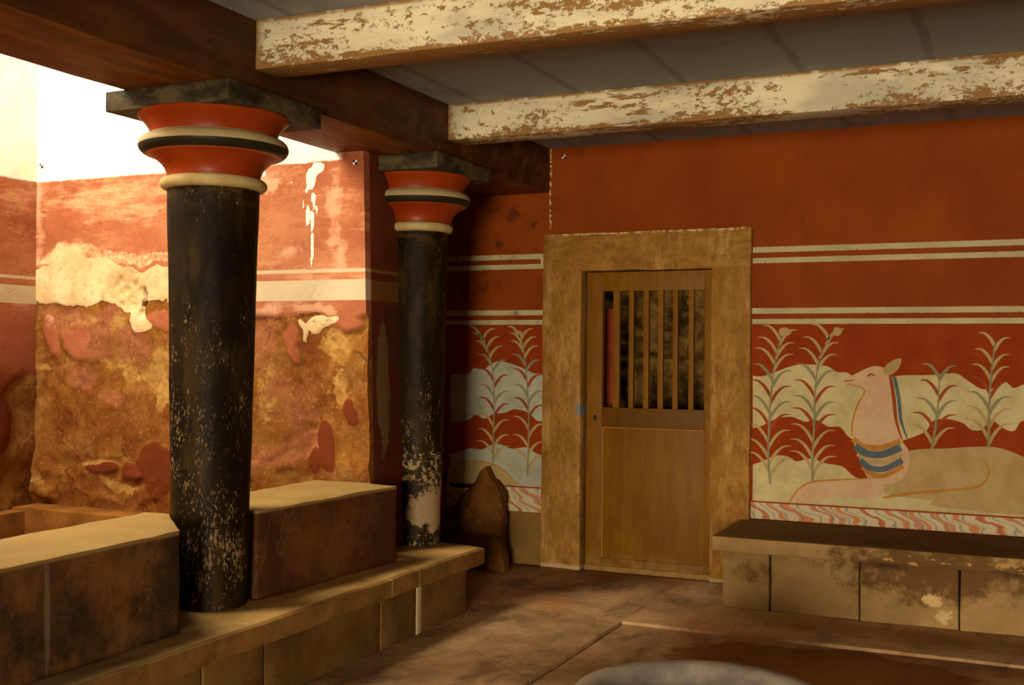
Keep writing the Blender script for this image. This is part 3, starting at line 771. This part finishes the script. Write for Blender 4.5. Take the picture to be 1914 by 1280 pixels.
# ------------------------------------------------------------------ leaning slab
outl = [(-3.285, 0), (-3.34, .12), (-3.375, .30), (-3.395, .42), (-3.415, .51), (-3.475, .575), (-3.52, .60), (-3.545, .635), (-3.585, .685), (-3.625, .655),
        (-3.66, .58), (-3.72, .50), (-3.79, .42), (-3.84, .30), (-3.86, .12), (-3.86, 0)]
bm = bmesh.new()
def leanpt(x, z, off):
    y = 7.17+.25*z/.69-off+(x+3.3)*-.10
    return (x, y, z)
f = [bm.verts.new(leanpt(x, z, .04+.02*noise.noise(Vector((x*9, z*9, 0))))) for x, z in outl]
k = [bm.verts.new(leanpt(x, z, -.035)) for x, z in outl]
n = len(f)
c0 = bm.verts.new(leanpt(-3.64, .40, .115)); c1 = bm.verts.new(leanpt(-3.64, .12, .13)); 
bmesh.ops.contextual_create(bm, geom=k)
for i in range(n-1):
    bm.faces.new((f[i], f[i+1], k[i+1], k[i]))
bm.faces.new((f[-1], f[0], k[0], k[-1]))
for i in range(n-1):
    c = c1 if (outl[i][1]+outl[i+1][1])/2 < .2 else c0
    bm.faces.new((f[i], f[i+1], c))
# close between the two ridge points
right = [i for i in range(n-1) if (outl[i][1]+outl[i+1][1])/2 < .2]
rs = [i for i in right if i < n/2]; ls = [i for i in right if i >= n/2]
bm.faces.new((f[max(rs)+1], c0, c1)); bm.faces.new((f[min(ls)], c1, c0)); bm.faces.new((f[-1], f[0], c1))
bmesh.ops.recalc_face_normals(bm, faces=bm.faces)
slice_mesh(bm, .05); wobble(bm, .014, 9, 2.0, keep=lambda c: c.z < .004)
sl = build('stone_slab', bm, LEAN, None, 50)
tag(sl, 'rough pointed brown stone slab leaning upright in the corner left of the door', 'stone')

# ------------------------------------------------------------------ stone basin (foreground)
cx, cy, zr, R = -.983, 3.666, .40, .423
prof = [(.20, -.016), (.21, .0), (.26, .05), (.34, .16), (.395, .28), (R-.012, .345), (R, .365), (R, .385), (R-.012, .398), (R-.05, .402), (R-.085, .396), (R-.10, .375),
        (.29, .26), (.22, .18), (.12, .14), (.02, .13)]
bw = build('stone_basin', lathe_bm(cx, cy, prof, 128, True, .004, 6), BOWL, None, 60)
tag(bw, 'round grey stone basin on the floor, only its rim showing at the bottom edge', 'basin')

# ------------------------------------------------------------------ murals on the door wall
P_RED = paint('mural_red', (150, 56, 4), (136, 46, 2)); P_CRM = paint('mural_cream', (204, 184, 128), (180, 158, 106))
P_GRY = paint('mural_leaf_grey', (144, 134, 96), (128, 120, 84)); P_LRED = paint('mural_leaf_red', (156, 72, 34), (140, 60, 26))
P_TAN = paint('mural_tan', (184, 154, 98), (168, 136, 82)); P_OCH = paint('mural_ochre_line', (188, 128, 52), (170, 112, 44))
P_BLU = paint('mural_slate_blue', (96, 104, 104), (78, 88, 92)); P_PALE = paint('mural_pale_grey', (184, 178, 152), (160, 152, 124))
P_PINK = paint('mural_pinkish_buff', (206, 168, 124), (196, 152, 108))
MM = [P_RED, P_CRM, P_GRY, P_LRED, P_TAN, P_OCH, P_BLU, P_PALE, P_PINK, STRATA]
I_RED, I_CRM, I_GRY, I_LRED, I_TAN, I_OCH, I_BLU, I_PALE, I_PINK, I_STR = range(10)
YM = YW-.010
def smooth_pts(pts, n=6, closed=False):
    out = []; N = len(pts); rng = range(N if closed else N-1)
    for i in rng:
        g = lambda k: pts[k % N] if closed else pts[max(0, min(N-1, k))]
        p0, p1, p2, p3 = g(i-1), g(i), g(i+1), g(i+2)
        for j in range(n):
            t = j/n
            out.append(tuple(.5*((2*p1[a])+(-p0[a]+p2[a])*t+(2*p0[a]-5*p1[a]+4*p2[a]-p3[a])*t*t+(-p0[a]+3*p1[a]-3*p2[a]+p3[a])*t**3) for a in (0, 1)))
    if not closed: out.append(pts[-1])
    return out
class Mural:
    def __init__(s): s.bm = bmesh.new()
    def poly(s, xz, layer, mi):                  # flat painted shape
        pts = [Vector((x, YM-.0004*layer, z)) for x, z in xz]
        vs = [s.bm.verts.new(p) for p in pts]
        for tri in tessellate_polygon([pts]):
            try: fc = s.bm.faces.new([vs[i] for i in tri])
            except ValueError: continue
            fc.material_index = mi
            fc.normal_update()
            if fc.normal.y > 0: fc.normal_flip()
    def px(s, uv, layer, mi, n=5, closed=True):
        s.poly([on_y(u, v, YM) for u, v in smooth_pts(uv, n, closed)], layer, mi)
    def strip(s, uv, w0, w1, layer, mi, n=6, taper=True):     # brush stroke
        pts = [on_y(u, v, YM) for u, v in smooth_pts(uv, n)]
        k = 7.9/FPX; L = []; Rr = []
        for i, p in enumerate(pts):
            a = pts[max(0, i-1)]; b = pts[min(len(pts)-1, i+1)]
            d = Vector((b[0]-a[0], b[1]-a[1])); d.normalize() if d.length else None
            t = i/(len(pts)-1); w = (w0+(w1-w0)*t)*k*.5
            if taper: w *= (.35+.65*math.sin(math.pi*min(1, t*.85+.15)))
            L.append((p[0]-d.y*w, p[1]+d.x*w)); Rr.append((p[0]+d.y*w, p[1]-d.x*w))
        y = YM-.0004*layer
        lv = [s.bm.verts.new((a, y, b)) for a, b in L]; rv = [s.bm.verts.new((a, y, b)) for a, b in Rr]
        for i in range(len(lv)-1):
            fc = s.bm.faces.new((lv[i], lv[i+1], rv[i+1], rv[i])); fc.material_index = mi
            fc.normal_update()
            if fc.normal.y > 0: fc.normal_flip()
    def panel(s, x0, x1, z0, z1):
        b = box_bm(x0, x1, YM, YW-.0005, z0, z1, bev=.001, step=0, amp=0)
        add_bm(s.bm, b)
        for fc in s.bm.faces: fc.material_index = I_RED
    def plant(s, uv, leaves, crm_rng, w=4.5):
        """uv: stem from foot to tip; leaves: (t along stem, side, length, kind)"""
        pts = smooth_pts(uv, 10); N = len(pts)-1
        s.strip(uv, w, w*.5, 6, I_GRY, 10, False)
        for t, side, ln, kind in leaves:
            p = pts[int(t*N)]
            L = [(p[0], p[1]), (p[0]+side*ln*.30, p[1]-ln*.52), (p[0]+side*ln*.68, p[1]-ln*.86), (p[0]+side*ln*1.08, p[1]-ln*.90)]
            mi = {'g': I_GRY, 'r': I_LRED, 'c': I_TAN}[kind]
            s.strip(L, 7.0, 2.6, 5, mi, 5)
    def done(s, name, label):
        me = bpy.data.meshes.new(name); s.bm.to_mesh(me); s.bm.free()
        o = link(name, me, MM, None, 0)
        return tag(o, label, 'mural', 'murals beside the door')

# --- right mural (generic painted landscape with a plain reclining animal)
R1 = Mural(); xr = 2.44
R1.panel(-1.686, xr, .437, 1.708)
ext = lambda v: [(1914+i*40, v+6*math.sin(i*1.9)) for i in range(1, 18)]
def bandpoly(M_, topuv, botuv, layer, mi):
    t = [on_y(u, v, YM) for u, v in smooth_pts(topuv, 5)]; b = [on_y(u, v, YM) for u, v in smooth_pts(botuv, 5)]
    M_.poly(t+b[::-1], layer, mi)
up1 = [(1407, 702), (1425, 703), (1450, 695), (1480, 684), (1510, 681), (1545, 684), (1565, 695), (1585, 697), (1605, 712), (1640, 712), (1680, 702), (1730, 701), (1760, 699), (1788, 698), (1810, 712), (1832, 726), (1852, 727), (1866, 720), (1880, 714), (1895, 725), (1914, 718)]
lo1 = [(1407, 800), (1425, 795), (1450, 783), (1480, 779), (1505, 788), (1525, 785), (1548, 797), (1570, 798), (1585, 815), (1610, 828), (1660, 830), (1700, 819), (1730, 806), (1745, 786), (1772, 783), (1800, 791), (1815, 803), (1835, 803), (1852, 785), (1876, 801), (1896, 805), (1914, 786)]
bandpoly(R1, up1+[(1960+50*i, 705+12*math.sin(i*1.7)) for i in range(15)], lo1+[(1960+50*i, 800+12*math.sin(i*2.1+1)) for i in range(15)], 1, I_CRM)
lo2 = [(1407, 868), (1425, 862), (1450, 851), (1472, 853), (1490, 862), (1515, 857), (1545, 866), (1575, 872), (1600, 892), (1640, 896), (1700, 880), (1800, 880), (1914, 880)]
zl = on_y(1406, 937, YM)[1]
def zline(u, dz=0):            # red ground line stays level on the wall
    a = on_y(u, 900, YM)[0]; return a
t = [on_y(u, v, YM) for u, v in smooth_pts(lo2+[(1960+50*i, 872+8*math.sin(i)) for i in range(15)], 5)]
R1.poly(t+[(t[-1][0], .545), (t[0][0], .545)], 1, I_CRM)
R1.poly([(-1.684, .545), (xr, .545), (xr, .556), (-1.684, .556)], 8, I_LRED)
R1.poly([(-1.684, .439), (xr, .439), (xr, .546), (-1.684, .546)], 2, I_STR)
# reclining animal: plain pale body, raised neck, simple collar bands
R1.px([(1640, 905), (1652, 878), (1672, 852), (1712, 840), (1765, 838), (1820, 835), (1862, 836), (1905, 850), (1960, 880), (2010, 915), (2030, 940), (1960, 958), (1880, 950), (1780, 940), (1700, 930), (1660, 925)], 3, I_TAN)
R1.px([(1622, 892), (1604, 850), (1592, 815), (1594, 785), (1604, 755), (1616, 732), (1608, 724), (1590, 722), (1576, 716), (1578, 707), (1596, 700), (1616, 690), (1636, 684), (1656, 690), (1666, 712), (1670, 745), (1674, 785), (1684, 820), (1700, 848), (1690, 890), (1655, 905)], 4, I_PINK)
R1.px([(1650, 692), (1664, 676), (1684, 670), (1680, 688), (1662, 702)], 5, I_TAN, 4)
R1.px([(1474, 940), (1486, 922), (1504, 906), (1530, 899), (1580, 896), (1640, 893), (1652, 905), (1648, 926), (1620, 933), (1570, 926), (1530, 936), (1500, 944)], 5, I_PINK)
R1.px([(1740, 944), (1760, 926), (1800, 914), (1860, 914), (1914, 930), (1990, 935), (2010, 958), (1900, 962), (1800, 952)], 5, I_TAN)
for i, (a, mi, ww) in enumerate(((0, I_OCH, 9), (13, I_BLU, 12), (27, I_TAN, 9), (40, I_BLU, 10), (52, I_OCH, 8))):
    R1.strip([(1594+a*.34, 820+a), (1616+a*.25, 834+a), (1648+a*.12, 836+a), (1683+a*.1, 824+a*.9)], ww, ww, 6+(i % 2), mi, 6, False)
R1.strip([(1650, 930), (1700, 922), (1760, 917), (1830, 908), (1848, 880), (1836, 858)], 6, 3, 6, I_OCH)
R1.strip([(1476, 938), (1492, 915), (1520, 900), (1580, 896), (1640, 893)], 3, 3, 7, I_OCH)
R1.strip([(1592, 815), (1594, 785), (1604, 755), (1616, 732), (1606, 723), (1580, 717)], 3, 2.5, 7, I_OCH)
R1.strip([(1664, 700), (1671, 745), (1675, 785), (1686, 822)], 7, 5, 7, I_LRED)
R1.strip([(1672, 704), (1680, 745), (1684, 785), (1696, 820)], 7, 5, 6, I_BLU)
R1.strip([(1622, 703), (1629, 699), (1636, 703)], 3, 3, 8, I_LRED)
R1.strip([(1578, 712), (1590, 711), (1598, 709)], 2, 1.5, 8, I_LRED)
lv = lambda *a: list(a)
def std_leaves(red_t, cr_lo, n=7, L0=40, L1=32):
    out = []
    for i in range(n):
        t = .10+.85*i/(n-1)
        kind = 'c' if t < cr_lo[0] or t > cr_lo[1] else ('r' if i % 2 else 'g')
        ln = L0+(L1-L0)*i/(n-1)
        out += [(t, -1, ln, kind), (max(0, t-.04), 1, ln, kind)]
    return out
R1.plant([(1440, 905), (1436, 850), (1438, 790), (1442, 730), (1450, 670), (1462, 628)], std_leaves(None, (.36, .72), 10), None)
R1.plant([(1519, 900), (1519, 850), (1522, 790), (1524, 730), (1532, 670), (1556, 625)], std_leaves(None, (.36, .72), 10), None)
R1.plant([(1742, 838), (1748, 800), (1754, 750), (1756, 700)], std_leaves(None, (.30, .95), 5, 40, 30), None)
R1.plant([(1848, 836), (1848, 790), (1850, 740), (1854, 690), (1860, 640)], std_leaves(None, (.25, .66), 7, 42, 28), None)
R1.px([(1456, 616), (1470, 612), (1480, 622), (1462, 630)], 6, I_TAN, 3)
R1.px([(1560, 612), (1574, 615), (1570, 626), (1558, 626)], 6, I_TAN, 3)
R1.done('wall_painting', 'red and cream mural with plants and a pale reclining animal above the right bench')

# --- left mural between the rear column and the door
L1 = Mural()
L1.panel(-3.94, -3.168, .372, 1.708)
bandpoly(L1, [(842, 700), (876, 698), (885, 688), (905, 690), (918, 680), (934, 675), (960, 681), (982, 690), (998, 697), (1017, 700)],
         [(842, 790), (876, 784), (888, 775), (905, 782), (922, 774), (945, 771), (960, 765), (985, 770), (1004, 786), (1017, 787)], 1, I_PALE)
t = [on_y(u, v, YM) for u, v in smooth_pts([(842, 850), (876, 838), (900, 840), (916, 832), (934, 830), (955, 838), (985, 836), (1000, 846), (1017, 852)], 5)]
L1.poly(t+[(t[-1][0], .545), (t[0][0], .545)], 1, I_PALE)
L1.px([(842, 870), (880, 862), (915, 866), (942, 880), (962, 898), (968, 906), (900, 910), (842, 908)], 2, I_TAN)
L1.strip([(842, 866), (880, 861), (916, 866), (944, 880), (966, 904)], 3, 3, 3, I_OCH)
L1.poly([(-3.938, .545), (-3.17, .545), (-3.17, .556), (-3.938, .556)], 8, I_LRED)
L1.poly([(-3.938, .374), (-3.17, .374), (-3.17, .546), (-3.938, .546)], 2, I_STR)
L1.plant([(922, 870), (922, 820), (924, 760), (922, 700), (910, 650), (896, 625)], std_leaves(None, (.36, .72), 10, 28, 22), None, 3.6)
L1.plant([(986, 890), (988, 830), (988, 760), (984, 700), (978, 650), (970, 625)], std_leaves(None, (.36, .72), 10, 28, 22), None, 3.6)
L1.px([(962, 618), (976, 620), (972, 632)], 6, I_TAN, 3)
L1.done('wall_painting', 'narrow strip of mural with two plants between the rear column and the door')

# ------------------------------------------------------------------ small checker survey marks stuck on the walls
def marker(pos, axis, label):
    bm = bmesh.new(); s = .013
    for i in range(2):
        for j in range(2):
            a0, a1 = (i-1)*s, i*s; z0, z1 = (j-1)*s, j*s
            if axis == 'y': q = [(a0, 0, z0), (a1, 0, z0), (a1, 0, z1), (a0, 0, z1)]; off = Vector((0, -.0015, 0))
            else: q = [(0, a0, z0), (0, a1, z0), (0, a1, z1), (0, a0, z1)]; off = Vector((.0015, 0, 0))
            vs = [bm.verts.new(Vector(p)) for p in q]; f = bm.faces.new(vs)
            v2 = [bm.verts.new(Vector(p)+off) for p in q]; f2 = bm.faces.new(v2)
            for k in range(4): bm.faces.new((vs[k], vs[(k+1) % 4], v2[(k+1) % 4], v2[k]))
            if i != j:
                for ff in bm.faces:
                    if ff.index == -1 and any(v in vs+v2 for v in ff.verts): ff.material_index = 1
            for ff in bm.faces:
                if all(v in vs+v2 for v in ff.verts): ff.material_index = 0 if i == j else 1
    bmesh.ops.recalc_face_normals(bm, faces=bm.faces)
    me = bpy.data.meshes.new('survey_mark'); bm.to_mesh(me); bm.free()
    o = link('survey_mark', me, [WHITE, BLACK], None, 0); o.location = pos
    return tag(o, label, 'marker', 'survey marks on the walls')
marker((-3.034, YW-.001, 2.905), 'y', 'tiny black and white survey mark on the red wall near the ceiling by the door')
marker((-3.526, YL-.008, 2.588), 'y', 'tiny survey mark at the top right corner of the basin wall')
marker((-5.955, YL-.008, 2.715), 'y', 'tiny survey mark on the basin wall beside its left corner')
